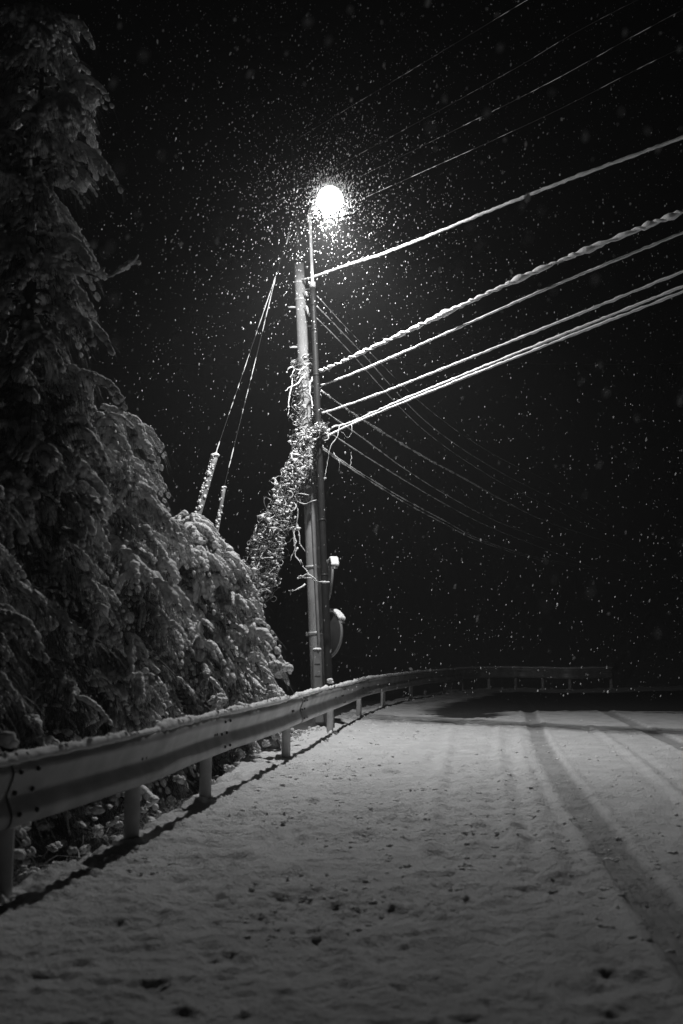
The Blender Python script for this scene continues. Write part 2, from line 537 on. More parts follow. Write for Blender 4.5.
# ------------------------------------------------------------------ guardrail
gr = empty('guardrail', (POSTS[3][0], POSTS[3][1], 0), 'galvanised double-wave guardrail topped with snow, curving along the left edge of the road', 'guardrail')
PROF = np.array([(0.0, .765), (.018, .762), (.034, .748), (.047, .722), (.050, .700), (.046, .678), (.026, .628), (.017, .605), (.014, .588), (.017, .571), (.026, .548), (.046, .498), (.050, .476), (.047, .454), (.034, .428), (.018, .414), (0.0, .411)])
OFF = .062
S_rail = np.concatenate([[0], np.cumsum(np.linalg.norm(np.diff(RAIL, axis=0), axis=1))])
def rail_at(s):
    p = np.array([np.interp(s, S_rail, RAIL[:, 0]), np.interp(s, S_rail, RAIL[:, 1])])
    k = min(len(RT) - 1, int(np.searchsorted(S_rail, s)))
    return p, RT[k], RN[k]
def nearest_s(p):
    return S_rail[np.argmin(np.hypot(RAIL[:, 0] - p[0], RAIL[:, 1] - p[1]))]
def to_view_s(px, py):       # arc length where the beam shows at this pixel (beam mid height)
    best = None
    for k in range(0, len(RAIL)):
        x, y = RAIL[k]; z = .59 - HC
        dz = y * cp + z * sp
        q = 341.5 + FPX * x / dz
        if dz > 0 and (best is None or abs(q - px) < best[0]): best = (abs(q - px), S_rail[k])
    return best[1]
splices = [to_view_s(9, 0), to_view_s(216, 0)]
L0 = splices[1] - splices[0]
s = splices[1]; 
while s + 4.0 < S_rail[-1]: s += 4.0; splices.append(s)
splices = [0.0] + [q for q in splices] + [S_rail[-1]]
def beam(s0, s1, lift):
    ss = np.arange(s0, s1 + .12, .12); ss = ss[ss <= S_rail[-1]]
    pr = np.vstack([PROF + np.array([.0035, 0]), (PROF - np.array([.0015, 0]))[::-1]])
    n = len(pr); V = []
    for q in ss:
        p, T, N = rail_at(q)
        wv = .006 * math.sin(q * 1.7) + .004 * math.sin(q * 4.1)
        for (o, z) in pr:
            V.append((p[0] + N[0] * (OFF + o + lift + wv), p[1] + N[1] * (OFF + o + lift + wv), z + .008 * math.sin(q * .9)))
    k = len(ss); i = np.arange(k - 1)[:, None] * n; j = np.arange(n)[None, :]; j2 = (j + 1) % n
    m_ = MB(); m_.add(V, np.stack([i + j, i + j2, i + n + j2, i + n + j], -1).reshape(-1, 4))
    return m_
for k in range(len(splices) - 1):
    a, b = splices[k], splices[k + 1]
    if k > 0: a -= .15
    if b - a < .4: continue
    beam(a, b + (.15 if k < len(splices) - 2 else 0), .010 * (k % 2)).build('beam', M['rail'], gr)
def bolt(s, z, o, r=.014):
    p, T, N = rail_at(s)
    c = np.array([p[0] + N[0] * (OFF + o), p[1] + N[1] * (OFF + o), z])
    n3 = np.array([N[0], N[1], 0])
    m_ = MB(); tube(m_, [c, c + n3 * .010, c + n3 * .016], [r, r, r * .55], 8)
    m_.build('bolt', M['dark'], gr)
for q in splices[1:6]:
    for ds in (-.09, .09):
        for z, o in ((.70, .054), (.588, .020), (.476, .054)):
            bolt(q + ds, z, o + .004)
for k, P in enumerate(POSTS):
    m_ = MB(); g = -.15
    tube(m_, [(P[0], P[1], g), (P[0], P[1], .1), (P[0], P[1], .4), (P[0], P[1], .72), (P[0], P[1], .735)], [.055, .055, .055, .055, .03], 20)
    po = m_.build('post', M['post'], gr)
    q = nearest_s(P)
    if 3 < k < 9:
        bolt(q - .03, .60, .020); bolt(q + .045, .60, .020)
    # snow heaped round the foot
    m_ = MB(); nn = 14; a = rng.random(nn) * 6.28
    blobs(m_, np.stack([P[0] + .085 * np.cos(a), P[1] + .085 * np.sin(a), .0 + .02 * rng.random(nn)], 1), rng.uniform(.025, .06, (nn, 1)) * np.ones((1, 3)), level=2, rough=.12)
    m_.build('snow_heap', M['snow'], po)
    if k in (3, 7, 10):       # delineators that stick up over the beam, capped with snow
        m_ = MB(); tube(m_, [(P[0], P[1], .73), (P[0], P[1], .82)], .02, 10)
        tube(m_, [(P[0], P[1] - .012, .84), (P[0], P[1] + .012, .84)], .045, 16)
        dl = m_.build('delineator', M['dark'], gr)
        m_ = MB(); blobs(m_, [(P[0], P[1], .875), (P[0] + .01, P[1], .85)], [(.05, .045, .035), (.055, .04, .03)], level=2, rough=.1)
        m_.build('snow_cap', M['snow'], dl)
# snow along the top edge
ss = np.arange(0, S_rail[-1], .022)
prof = [(-.022, -.004), (-.030, .016), (-.022, .038), (-.004, .047), (.016, .044), (.034, .026), (.040, .004), (.03, -.012), (0, -.012)]
V = []
pp = np.array([rail_at(q)[0] for q in ss]); nn_ = np.array([rail_at(q)[2] for q in ss])
n_ = len(prof)
amp = .55 + .9 * fbm(ss * 2.3, ss * 0 + .5, 3, 5)
amp *= np.where(fbm(ss * .9, ss * 0 + 3.5, 2, 15) > .30, 1, .55)
for c, (o, h) in enumerate(prof):
    jit = 1 + .55 * (fbm(ss * 17, ss * 0 + c * .7, 2, 25) - .5)
    oo = OFF + .016 + o * (.7 + .3 * amp) * jit
    hh = .764 + .008 * np.sin(ss * .9) + h * amp * jit
    V.append(np.stack([pp[:, 0] + nn_[:, 0] * oo, pp[:, 1] + nn_[:, 1] * oo, hh], 1))
V = np.stack(V, 1); k = len(ss); i = np.arange(k - 1)[:, None] * n_; j = np.arange(n_)[None, :]; j2 = (j + 1) % n_
m_ = MB(); m_.add(V.reshape(-1, 3), np.stack([i + j, i + n_ + j, i + n_ + j2, i + j2], -1).reshape(-1, 4))
nb = 900; q = rng.choice(len(ss), nb); 
blobs(m_, np.stack([pp[q, 0] + nn_[q, 0] * (OFF + .016 + rng.uniform(-.02, .03, nb)), pp[q, 1] + nn_[q, 1] * (OFF + .016 + rng.uniform(-.02, .03, nb)), .775 + .026 * amp[q] * rng.random(nb)], 1), rng.uniform(.009, .022, (nb, 1)) * np.ones((1, 3)), level=1, rough=.15)
m_.build('snow_cap', M['snow'], gr)

# ------------------------------------------------------------------ utility pole (concrete) and street lamp
YC, YS = 17.8, 17.35
def line_px(x0, y0, x1, y1, y): return x0 + (x1 - x0) * (y - y0) / (y1 - y0)
def cpole(py): return A(line_px(299, 265, 320, 700, py), py, YC)
def spole(py): return A(line_px(309.3, 205, 329.5, 700, py), py, YS)
cb = cpole(725); cb = cb + (cb - cpole(600)) / np.linalg.norm(cb - cpole(600)) * .6
sb = spole(727); sb = sb + (sb - spole(600)) / np.linalg.norm(sb - spole(600)) * .4

up_ = empty('utility_pole', cb, 'tall pale concrete utility pole leaning slightly left beside the street lamp pole', 'utility pole')
ctop = cpole(128)
cmid = cpole(264)
m_ = MB(); P = [cb + (cmid - cb) * t for t in np.linspace(0, 1, 30)]
tube(m_, P, np.linspace(.155, .095, 30), 28); m_.build('pole', M['concrete'], up_)
m_ = MB(); tube(m_, [cpole(266), cpole(200), ctop], [.045, .042, .038], 14); m_.build('unlit_pole_top', M['unlit_steel'], up_)  # replaces the unlit concrete top, its shade put into a dark thin pipe
ax = (ctop - cb) / np.linalg.norm(ctop - cb)
def ring(m__, c, r, h, n=24): tube(m__, [c - ax * h / 2, c + ax * h / 2], r, n)
def crad(p): return .155 + (.082 - .155) * np.linalg.norm(p - cb) / np.linalg.norm(ctop - cb)
for py in (283, 300, 366, 388, 470, 567, 633):
    c = cpole(py); m_ = MB(); ring(m_, c, crad(c) + .008, .05); bnd = m_.build('band', M['white_steel'], up_)
# conduit and riser cover on the lower part
m_ = MB(); off = np.array([.035, -.17, 0])
tube(m_, [cpole(y) + off * (crad(cpole(y)) / .14) for y in (440, 480, 520, 560, 600, 640, 660)], .028, 10)
m_.build('conduit', M['plastic'], up_)
c0 = A(317, 650, YC - .22); c1 = A(319.2, 722, YC - .22)
m_ = MB()
for (hw, y0) in ((.078, 0),):
    V = []
    for c in (c1, c0):
        for (dx, dy) in ((-hw, .06), (-hw, -.03), (-hw + .02, -.05), (hw - .02, -.05), (hw, -.03), (hw, .06)):
            V.append(c + np.array([dx, dy, 0]))
    m_.add(V, [[k, (k + 1) % 6, (k + 1) % 6 + 6, k + 6] for k in range(6)] + [[6, 7, 10, 11], [7, 8, 9, 10]])
rc = m_.build('riser_cover', M['plastic'], up_, smooth=False)
for py in (664, 676, 690):
    m_ = MB(); box(m_, A(line_px(317, 650, 319.2, 722, py), py, YC - .22) + np.array([0, -.052, 0]), (.10, .006, .012)); m_.build('strap', M['dark'], rc)
m_ = MB(); blobs(m_, [c0 + np.array([-.03, -.01, .012]), c0 + np.array([.03, -.015, .014]), c0 + np.array([0, 0, .018])], [(.05, .05, .022)] * 3, level=2, rough=.1); m_.build('snow_cap', M['snow'], rc)
# step bolts
for k, (py, sgn) in enumerate([(308, -1), (327, 1), (348, -1), (290, 1), (410, 1), (452, -1), (500, -1)]):
    c = cpole(py); r = crad(c)
    m_ = MB(); tube(m_, [c + np.array([sgn * r * .8, -.02, 0]), c + np.array([sgn * (r + .13), -.02, 0]), c + np.array([sgn * (r + .135), -.02, .025])], .009, 6)
    st = m_.build('step_bolt', M['white_steel'], up_)
    m_ = MB(); blobs(m_, [c + np.array([sgn * (r + .06), -.02, .016])], [(.06, .014, .012)], level=1, rough=.15); m_.build('snow', M['snow'], st)
# top crossarms with insulators, darkened to match the unlit pole top
DIRC = np.array([.724, -.69]); DIRC /= np.linalg.norm(DIRC)   # run of the cables over the road
PERP = np.array([DIRC[1], -DIRC[0]])                           # -> away left / towards
def xyz(p2, z): return np.array([p2[0], p2[1], z])
HVY = [(138, .0), (187, 0), (207, 0), (227, 0)]
for arm_py in (141, 190, 209, 228):
    c = cpole(arm_py); b0 = c + np.array([DIRC[0], DIRC[1], 0]) * .10
    m_ = MB(); tube(m_, [c, b0], .012, 6); m_.build('bracket', M['unlit_steel'], up_)
    m_ = MB(); rr = [.015, .03, .015, .032, .015, .01]
    tube(m_, [b0 + np.array([DIRC[0], DIRC[1], 0]) * z for z in (0, .02, .035, .05, .07, .08)], rr, 12); m_.build('insulator', M['unlit_steel'], up_)
# small white hardware between the poles
for (px, py, L, r) in ((307, 294, .09, .035), (308, 311, .20, .028)):
    c = A(px, py, YC - .2)
    m_ = MB(); tube(m_, [c + np.array([-.03, 0, L / 2]), c + np.array([-.012, 0, L / 4]), c, c + np.array([.012, 0, -L / 4]), c + np.array([.03, 0, -L / 2])], [r * .4, r, r * .8, r, r * .5], 12)
    h = m_.build('insulator', M['porcelain'], up_)
    m_ = MB(); tube(m_, [c + np.array([-.03, 0, L / 2]), cpole(py)], .01, 6); m_.build('bracket', M['white_steel'], up_)
m_ = MB(); tube(m_, [cpole(281), A(312, 278, YS)], .015, 8)
arm = m_.build('link_bar', M['white_steel'], up_)
m_ = MB(); p0, p1 = cpole(281), A(312, 278, YS); k = 14; tt = rng.random(k)[:, None]
blobs(m_, p0 + (p1 - p0) * tt + np.array([0, 0, .012]), (.03, .022, .018), level=1); m_.build('snow', M['snow'], arm)

sl = empty('street_lamp', sb, 'lit street lamp glowing white on a slim dark steel pole', 'street lamp')
m_ = MB(); j1, j0 = spole(285), sb
P = [j0 + (j1 - j0) * t for t in np.linspace(0, 1, 24)]
tube(m_, P, np.linspace(.072, .050, 24), 24); m_.build('lower_pole', M['steel'], sl)
m_ = MB(); jt = spole(212)
tube(m_, [j1 - (jt - j1) * .06] + [j1 + (jt - j1) * t for t in np.linspace(0, 1, 10)], .028, 16); m_.build('upper_pole', M['lit_steel'], sl)
m_ = MB(); ring(m_, j1, .058, .10); m_.build('collar', M['white_steel'], sl)
for py in (305, 330, 375, 437, 520, 575):
    m_ = MB(); c = spole(py); ring(m_, c, .066 if py > 400 else .06, .035); m_.build('band', M['steel'], sl)
YL = 15.45
LP = A(330, 200, YL)          # middle of the bulb
m_ = MB(); tip = LP + np.array([0, .10, .22])
arm_pts = smooth_path([jt - (jt - j1) / np.linalg.norm(jt - j1) * .02, jt + (tip - jt) * .3 + np.array([0, 0, .08]), jt + (tip - jt) * .7 + np.array([0, 0, .08]), tip], .06)
tube(m_, arm_pts, .022, 12); am = m_.build('arm', M['white_steel'], sl)
m_ = MB(); k = 30; ix = rng.choice(len(arm_pts), k)
blobs(m_, arm_pts[ix] + np.array([0, 0, .022]), rng.uniform(.018, .034, (k, 1)) * np.ones((1, 3)), level=1); m_.build('snow', M['snow'], am)
# lamp head: shallow shade above a lit bowl, rounded out to stand for the lamp's glare
def lathe(m__, c, prof, n=28):
    k = len(prof); a = np.arange(n) * 2 * np.pi / n; V = []
    for (r, z) in prof:
        V.append(np.stack([c[0] + r * np.cos(a), c[1] + r * np.sin(a), np.full(n, c[2] + z)], 1))
    i = np.arange(k - 1)[:, None] * n; j = np.arange(n)[None, :]; j2 = (j + 1) % n
    m__.add(np.concatenate(V), np.stack([i + j, i + j2, i + n + j2, i + n + j], -1).reshape(-1, 4))
m_ = MB(); lathe(m_, LP, [(0.001, .262), (.05, .258), (.075, .24), (.09, .215), (.09, .205), (.06, .212), (.001, .214)]); hd = m_.build('lamp_shade', M['white_steel'], sl)
m_ = MB(); lathe(m_, LP, [(.215 * math.sin(a_) + .001, .22 * -math.cos(a_)) for a_ in np.linspace(0, 2.85, 18)]); m_.build('lamp_glare_bowl', M['lit'], sl)
m_ = MB(); k = 26; a = rng.random(k) * 6.28; rr = .06 * np.sqrt(rng.random(k))
blobs(m_, np.stack([LP[0] + rr * np.cos(a), LP[1] + rr * np.sin(a), LP[2] + .26 - rr * .35], 1), rng.uniform(.02, .035, (k, 1)) * np.array([[1, 1, .6]]), level=2, rough=.1); m_.build('snow_cap', M['snow'], hd)

ld = bpy.data.lights.new('lamp_light', 'SPOT'); ld.energy = LAMP_POWER; ld.shadow_soft_size = .09
ld.spot_size = R(136); ld.spot_blend = 1.0
lo = bpy.data.objects.new('lamp_light', ld); col.objects.link(lo); lo.parent = sl
lo.location = tuple(LP + np.array([0, 0, -.27]) - sb)
ld = bpy.data.lights.new('lamp_rim_light', 'SPOT'); ld.energy = LAMP_WIDE; ld.shadow_soft_size = .09
ld.spot_size = R(177); ld.spot_blend = .12
l3 = bpy.data.objects.new('lamp_rim_light', ld); col.objects.link(l3); l3.parent = sl
l3.location = tuple(LP + np.array([0, 0, -.27]) - sb)
ld = bpy.data.lights.new('bulb_light', 'POINT'); ld.energy = LAMP_LEAK; ld.shadow_soft_size = .06
l2 = bpy.data.objects.new('bulb_light', ld); col.objects.link(l2); l2.parent = sl
l2.location = tuple(LP + np.array([0, -.05, -.27]) - sb)

# ------------------------------------------------------------------ cables
def cable_pts(imgs, P0, dxy, ext=0):
    pts = [onplane(px, py, P0, dxy) for px, py in imgs]
    pts = np.array(pts)
    if ext:
        d = pts[-1] - pts[-2]; d /= np.linalg.norm(d)
        pts = np.vstack([pts, pts[-1] + d * ext * .5 , pts[-1] + d * ext])
    return pts
LIGHT = LP + np.array([0, 0, -.27])
SH0, SH1 = G(375, 718), G(683, 732.5)
PLN = np.cross(SH1 - SH0, LIGHT - SH0)
SHN = np.array([-(SH1 - SH0)[1], (SH1 - SH0)[0], 0]); SHN /= np.linalg.norm(SHN)
def oncable(px, py, off):
    A0 = SH0 + SHN * off; N_ = np.cross(SH1 - SH0, LIGHT - A0)
    d = ray(px, py); c = np.array([0, 0, HC])
    return c + d * (np.dot(A0 - c, N_) / np.dot(d, N_))
def group_pts(imgs, ext, off):
    pts = [oncable(px, py, off) for px, py in imgs]
    pts[0] = A(imgs[0][0] - 1, imgs[0][1] + .5, YS - .04)
    pts = np.array(pts); d = pts[-1] - pts[-2]; d /= np.linalg.norm(d)
    return np.vstack([pts, pts[-1] + d * ext * .5, pts[-1] + d * ext])
def snowy_line(name, pts, r, sr, label, cat='cable', group=None, twist=0, lump=.4, gaps=0.0, step=.06):
    P = smooth_path(pts, step); k = len(P)
    root = empty(name, P[0], label, cat, group)
    s_ = np.arange(k) * step
    m_ = MB(); ms = MB()
    if twist:
        T, N, B_ = frames(P)
        nz = fbm(s_ * 6, s_ * 0 + 2.2, 3, 7)
        ph = 9 * fbm(s_ * .8, s_ * 0 + 9.2, 2, 8) + 3 * fbm(s_ * 3, s_ * 0 + 9.2, 2, 8)
        for w_, amp_ in ((0, .012), (1, twist * .075)):
            a = s_ / twist * 2 * np.pi + ph + w_ * np.pi
            Q = P + amp_ * (np.cos(a)[:, None] * N + np.sin(a)[:, None] * B_)
            tube(m_, Q, .006, 6)
            lumpy = np.clip((1.0 - .4 * w_) * (1 + .25 * np.sin(a) + 2.0 * lump * (nz - .5) * 2), .25, 2)
            tube(ms, Q + np.array([0, 0, sr * .2]), sr * lumpy, 8, wob=.2)
    else:
        tube(m_, P, min(r, .005), 6)
        lumpy = .9 + .35 * lump * (rng.random(k) - .5) * 2 + lump * (fbm(s_ * 7, s_ * 0 + r * 999 + P[0, 2], 3, 7) - .5) * 2
        if gaps: lumpy = np.where(fbm(s_ * 2.7, s_ * 0 + 5.1 + P[0, 2] * 3, 2, 17) < gaps, .35, lumpy)
        tube(ms, P + np.array([0, 0, sr * .25]) + rng.normal(size=P.shape) * sr * .10, sr * lumpy, 8, wob=.2)
    m_.build('wire', M['cable'], root)
    ms.build('snow', M['snow'], root)
    return root
PS = spole(330); PC = cpole(200)
right = [
    ('overhead_cable', [(313.5, 277), (345, 266), (400, 247.5), (540, 191), (690, 135)], .012, .027, 'thick snow-coated cable fixed just under the lamp, highest bright cable over the road', 0, .25),
    ('twisted_cable', [(321, 371), (340, 363), (400, 335), (540, 270), (690, 209)], .012, .032, 'snow-caked braided twisted cable, second bright cable from the top over the road', .36, .5),
    ('overhead_cable', [(322, 385), (345, 377), (400, 354), (540, 292), (690, 230)], .008, .022, 'smooth snowy cable directly below the twisted cable over the road', 0, .3),
    ('overhead_cable', [(323, 413), (345, 406), (400, 386), (540, 330), (690, 269)], .008, .022, 'snowy cable running alone between the twisted pair above and the close pair below', 0, .4),
    ('overhead_cable', [(324, 434), (334, 427), (350, 423), (400, 401), (540, 344), (690, 284)], .008, .021, 'upper snowy cable of the close pair, lowest group over the road', 0, .4),
    ('overhead_cable', [(324, 438), (340, 430), (355, 423), (400, 404), (540, 348), (690, 289.5)], .008, .021, 'lower snowy cable of the close pair, lowest bright cable over the road', 0, .35),
]
for k_, (nm, im, r, sr, lab, tw, lm) in enumerate(right):
    pts_ = cable_pts(im, PS, DIRC, 9) if k_ == 0 else group_pts(im, 9, (0, .0, .32, -.3, .62, -.62)[k_])
    snowy_line(nm, pts_, r, sr, lab, group='cables crossing above the road', twist=tw, lump=lm)
HVGAP = .5
hv = [([(294, 141), (400, 77), (499, 17), (560, -20)], 'faint thin wire high above the lamp, topmost of the four dim wires'),
      ([(294, 190), (400, 132), (516, 68), (578, 31), (680, -22)], 'faint thin wire above the lamp, second of the four dim wires from the top'),
      ([(295, 209), (400, 157), (541, 87), (632, 37), (720, -10)], 'faint thin wire above the lamp, third of the four dim wires from the top'),
      ([(296, 228), (400, 182), (537, 120), (648, 64), (720, 30)], 'faint thin wire passing closest above the lamp, lowest of the four dim wires')]
for im, lab in hv:
    snowy_line('power_line', cable_pts(im, PC, DIRC, 6), .004, .0048, lab, group='power lines above the lamp', lump=.5, gaps=HVGAP)
DF = np.array([.43, 1.0]); DF /= np.linalg.norm(DF)
farw = [
    ([(317, 296), (360, 342), (432, 412), (500, 458), (560, 486)], .005, .006, 0, 'thin wire dropping away right from the lamp pole, topmost of the receding wires'),
    ([(316.5, 306), (358, 349), (430, 425), (500, 472), (560, 502)], .005, .009, 0, 'thin snowy wire dropping away to the right, second receding wire from the top'),
    ([(316.5, 318), (347, 349), (425, 431), (500, 482), (560, 512)], .005, .008, 0, 'thin snowy wire dropping away to the right, third receding wire from the top'),
    ([(321, 391), (361, 419), (422, 456), (463, 478), (504, 501), (545, 521), (590, 536)], .008, .012, .30, 'beaded twisted cable dropping away to the right from the pole with broken snow'),
    ([(321, 409), (361, 437), (402, 467), (443, 493), (496, 521), (550, 542)], .006, .009, 0, 'thin snowy wire receding right just under the beaded twisted cable'),
    ([(323, 426), (336, 437), (381, 466), (443, 503), (492, 528), (550, 551)], .006, .009, 0, 'thin snowy wire receding right, second under the beaded twisted cable'),
    ([(322, 447), (351, 467), (402, 498), (443, 520), (484, 541), (545, 559), (600, 568)], .007, .011, 0, 'upper strand of the lowest receding pair of wires'),
    ([(322, 449), (351, 469), (402, 501), (443, 523), (484, 543), (545, 561), (600, 570)], .007, .010, 0, 'lower strand of the lowest receding pair of wires'),
]
for im, r, sr, tw, lab in farw:
    snowy_line('service_wire', cable_pts(im, PS, DF, 12), r, sr * 1.3, lab, group='wires receding to the right behind the lamp', twist=tw, lump=.6, gaps=.3 if tw == 0 else 0, step=.1)

# guy wires with sleeves on the left
GD = np.array([-.93, -.36])
for (top, mid, s0, s1, sleeve_r, lab) in (
        ((293, 222), (279, 266), (215, 456), (200, 508), .082, 'left guy wire running down from the pole with a thick snow-caked sleeve above the bushes'),
        ((294, 224), (277, 273), (224, 488), (217, 530), .048, 'right guy wire from the same pole, its shorter dim sleeve half hidden by the bushes')):
    pts = cable_pts([top, mid, (line_px(*mid, *s0, 360), 360), s0, s1], cpole(222), GD)
    d = pts[-1] - pts[-2]; d /= np.linalg.norm(d)
    L = (pts[-1][2] + 1.2) / -d[2]
    full = np.vstack([pts, pts[-1] + d * L * .5, pts[-1] + d * L])
    g = snowy_line('guy_wire', full, .005, .0075, lab, 'guy wire', 'guy wires on the left of the pole', lump=.9, gaps=.5)
    m_ = MB(); Q = np.array([pts[-2] + (pts[-1] + d * .9 - pts[-2]) * t for t in np.linspace(0, 1, 14)])
    tube(m_, Q, sleeve_r * .7, 14); sv = m_.build('sleeve', M['plastic'], g)
    m_ = MB(); n = 420; tt = rng.random(n); a = rng.random(n) * 6.28
    side = np.cross(d, [0, 0, 1]); side /= np.linalg.norm(side); u2 = np.cross(side, d)
    C_ = Q[0] + (Q[-1] - Q[0]) * tt[:, None] + sleeve_r * .72 * (np.cos(a)[:, None] * side + np.sin(a)[:, None] * u2)
    keep = rng.random(n) < (.45 + .5 * np.sin(a)) * (1 if sleeve_r > .06 else .35); C_ = C_[keep]
    blobs(m_, C_, rng.uniform(.010, .026, (len(C_), 1)) * np.ones((1, 3)), level=1)
    blobs(m_, [Q[0] - d * .01], [(sleeve_r * .95, sleeve_r * .95, sleeve_r * .55)], level=2, rough=.08)
    m_.build('snow', M['snow'], sv)

# ------------------------------------------------------------------ vines
def vine(name, guide, rad, n, label, seglen=(.25, .9), thick=.006, lumps=1.0, leaf=0, inner=0.3, sag=.2):
    P = smooth_path(guide, .05); k = len(P); T, N, B_ = frames(P)
    root = empty(name, P[-1], label, 'vine')
    ms, mw = MB(), MB()
    radf = np.interp(np.linspace(0, 1, k), np.linspace(0, 1, len(rad)), rad)
    for _ in range(n):
        i0 = int(rng.integers(0, k)); L = rng.uniform(*seglen); m = max(8, int(L / .03))
        v_ = rng.normal(size=3); v_ /= np.linalg.norm(v_)
        a0 = rng.random() * 6.28; q_ = P[i0] + radf[i0] * (inner + (1 - inner) * math.sqrt(rng.random())) * (math.cos(a0) * N[i0] + math.sin(a0) * B_[i0])
        curl = rng.normal(size=3) * rng.uniform(1, 8)
        tdir = T[i0] * rng.choice([-1, 1]); Q = []
        for st_ in range(m):
            Q.append(q_.copy())
            k0 = int(np.argmin(((P - q_) ** 2).sum(1))); dv_ = P[k0] - q_; dl = np.linalg.norm(dv_)
            v_ = v_ + np.cross(curl, v_) * .03 + rng.normal(size=3) * .16 + tdir * .07 + np.array([0, 0, -.03])
            if dl > radf[k0]: v_ = v_ + dv_ / dl * .36
            v_ /= np.linalg.norm(v_); q_ = q_ + v_ * (L / m)
        Q = np.array(Q); t = np.linspace(0, 1, m)
        tube(ms, Q, thick * rng.uniform(.6, 1.3), 5)
        u = rng.random()
        if u < .8 * lumps:
            w_ = fbm(t * L * 12, t * 0 + rng.random() * 50, 2, 3)
            sr = thick * np.clip((w_ - .34) * 4.6, .15, 2.2)
            tube(mw, Q + np.array([0, 0, thick * .9]), sr, 6, wob=.2)
            nb_ = int(L * 9 * lumps); ix = rng.integers(0, m, nb_)
            blobs(mw, Q[ix] + np.array([0, 0, thick * 1.3]), rng.uniform(.006, .024, (nb_, 1)) * np.array([[1.3, 1, .8]]), level=1)
        if u < .16: puff(mw, Q[m // 2], rng.uniform(.02, .05), 7)
    ms.build('stem', M['vine'], root)
    mw.build('snow', M['tree_snow'], root)
    return root
# guide on the concrete pole
vine('climbing_vine', [cpole(360), cpole(400), cpole(450), cpole(505)], [.18, .25, .19, .15], 230, 'snow-covered vine wrapped round the upper part of the concrete pole', thick=.0045, inner=.7, lumps=.6)
m_pt = lambda px, py, Y: A(px, py, Y)
vine('vine_tangle', [m_pt(321, 427, 17.2), m_pt(304, 440, 17.1), m_pt(293, 470, 17.0), m_pt(283, 502, 16.9), m_pt(272, 530, 16.8), m_pt(264, 556, 16.7), m_pt(256, 590, 16.6)],
     [.04, .07, .12, .20, .27, .31, .28], 450, 'mass of snowy vines climbing diagonally from the bushes up to the utility pole', seglen=(.3, 1.1), thick=.006, inner=.1, lumps=.78)
# hanging strands left of the pole head of the vine
def twig(name, lists, label, cat='branch', th=.008, sr=.013, group=None):
    root = None
    ms, mw = MB(), MB()
    for pts in lists:
        P = smooth_path([A(px, py, Y) for px, py, Y in pts], .04); k = len(P)
        P = P + np.stack([np.convolve(rng.normal(size=k + 4), np.ones(5) / 5, 'valid') for _ in range(3)], 1) * .03
        if root is None: root = empty(name, P[0], label, cat, group)
        tube(ms, P, np.linspace(th, th * .4, k), 6)
        s_ = np.arange(k) * .04
        tube(mw, P + np.array([0, 0, th * .8]), np.linspace(sr, sr * .5, k) * np.clip(fbm(s_ * 8, s_ * 0 + pts[0][0], 2, 5) * 2.2 - .2, .2, 1.6), 6, wob=.2)
        nb_ = max(3, k // 2); ix = rng.integers(0, k, nb_)
        blobs(mw, P[ix] + np.array([0, 0, th]), rng.uniform(.5, 1.3, (nb_, 1)) * sr * np.ones((1, 3)), level=1)
    ms.build('stem', M['vine'], root); mw.build('snow', M['snow'], root)
    return root
twig('hanging_vine', [[(312, 371, 17.5), (300, 381, 17.4), (285, 391, 17.3)], [(294, 370, 17.3), (291, 378, 17.3), (290, 392, 17.3), (289, 405, 17.3), (288, 417, 17.3)], [(286, 374, 17.3), (292, 368, 17.3), (300, 370, 17.4), (311, 364, 17.5)], [(312, 364, 17.4), (313, 376, 17.4), (311, 392, 17.4), (313, 418, 17.4)]],
     'snowy vine loops sticking out left of the pole at the top of the vine growth', 'vine', .006, .013)
twig('bare_twig', [[(330, 584, 17.0), (318, 582, 17.0), (309, 575, 17.0), (299, 577, 17.0)], [(318, 582, 17.0), (307, 578, 17.0), (298, 579, 17.0)], [(309, 575, 17.0), (302, 566, 17.0), (300, 560, 17.0)], [(305, 585, 17.0), (297, 590, 17.0), (288, 590, 17.0)]],
     'bare snow-lined twig crossing in front of both poles above the round mirror', 'twig', .008, .014)
twig('hanging_vine', [[(288, 495, 16.9), (293, 493, 16.9), (302, 493, 17), (309, 495, 17)], [(291, 496, 16.9), (300, 503, 16.9), (308, 503, 17), (316, 500, 17)]],
     'two thin arched vine shoots reaching from the tangle to the poles', 'vine', .005, .008)
twig('hanging_vine', [[(340, 425, 17.2), (337, 437, 17.2), (331, 450, 17.2), (325, 478, 17.2)], [(351, 425, 16.9), (352, 432, 16.9), (348, 437, 16.9), (342, 431, 16.9)], [(350, 452, 17.2), (351, 462, 17.2), (352, 471, 17.2)], [(334, 452, 17.2), (337, 460, 17.2), (338, 470, 17.2)]],
     'thin snowy shoots dangling from the cables just right of the lamp pole', 'vine', .003, .005)
twig('hanging_vine', [[(300, 470, 17), (297, 492, 17), (296, 520, 17), (294, 548, 17)], [(296, 520, 17), (300, 545, 17), (304, 552, 17)], [(288, 520, 16.9), (295, 540, 16.9), (290, 560, 16.9)], [(299, 548, 17), (296, 556, 17), (301, 565, 17)]],
     'beaded snowy strands hanging beside the tangle, just left of the concrete pole', 'vine', .006, .012)

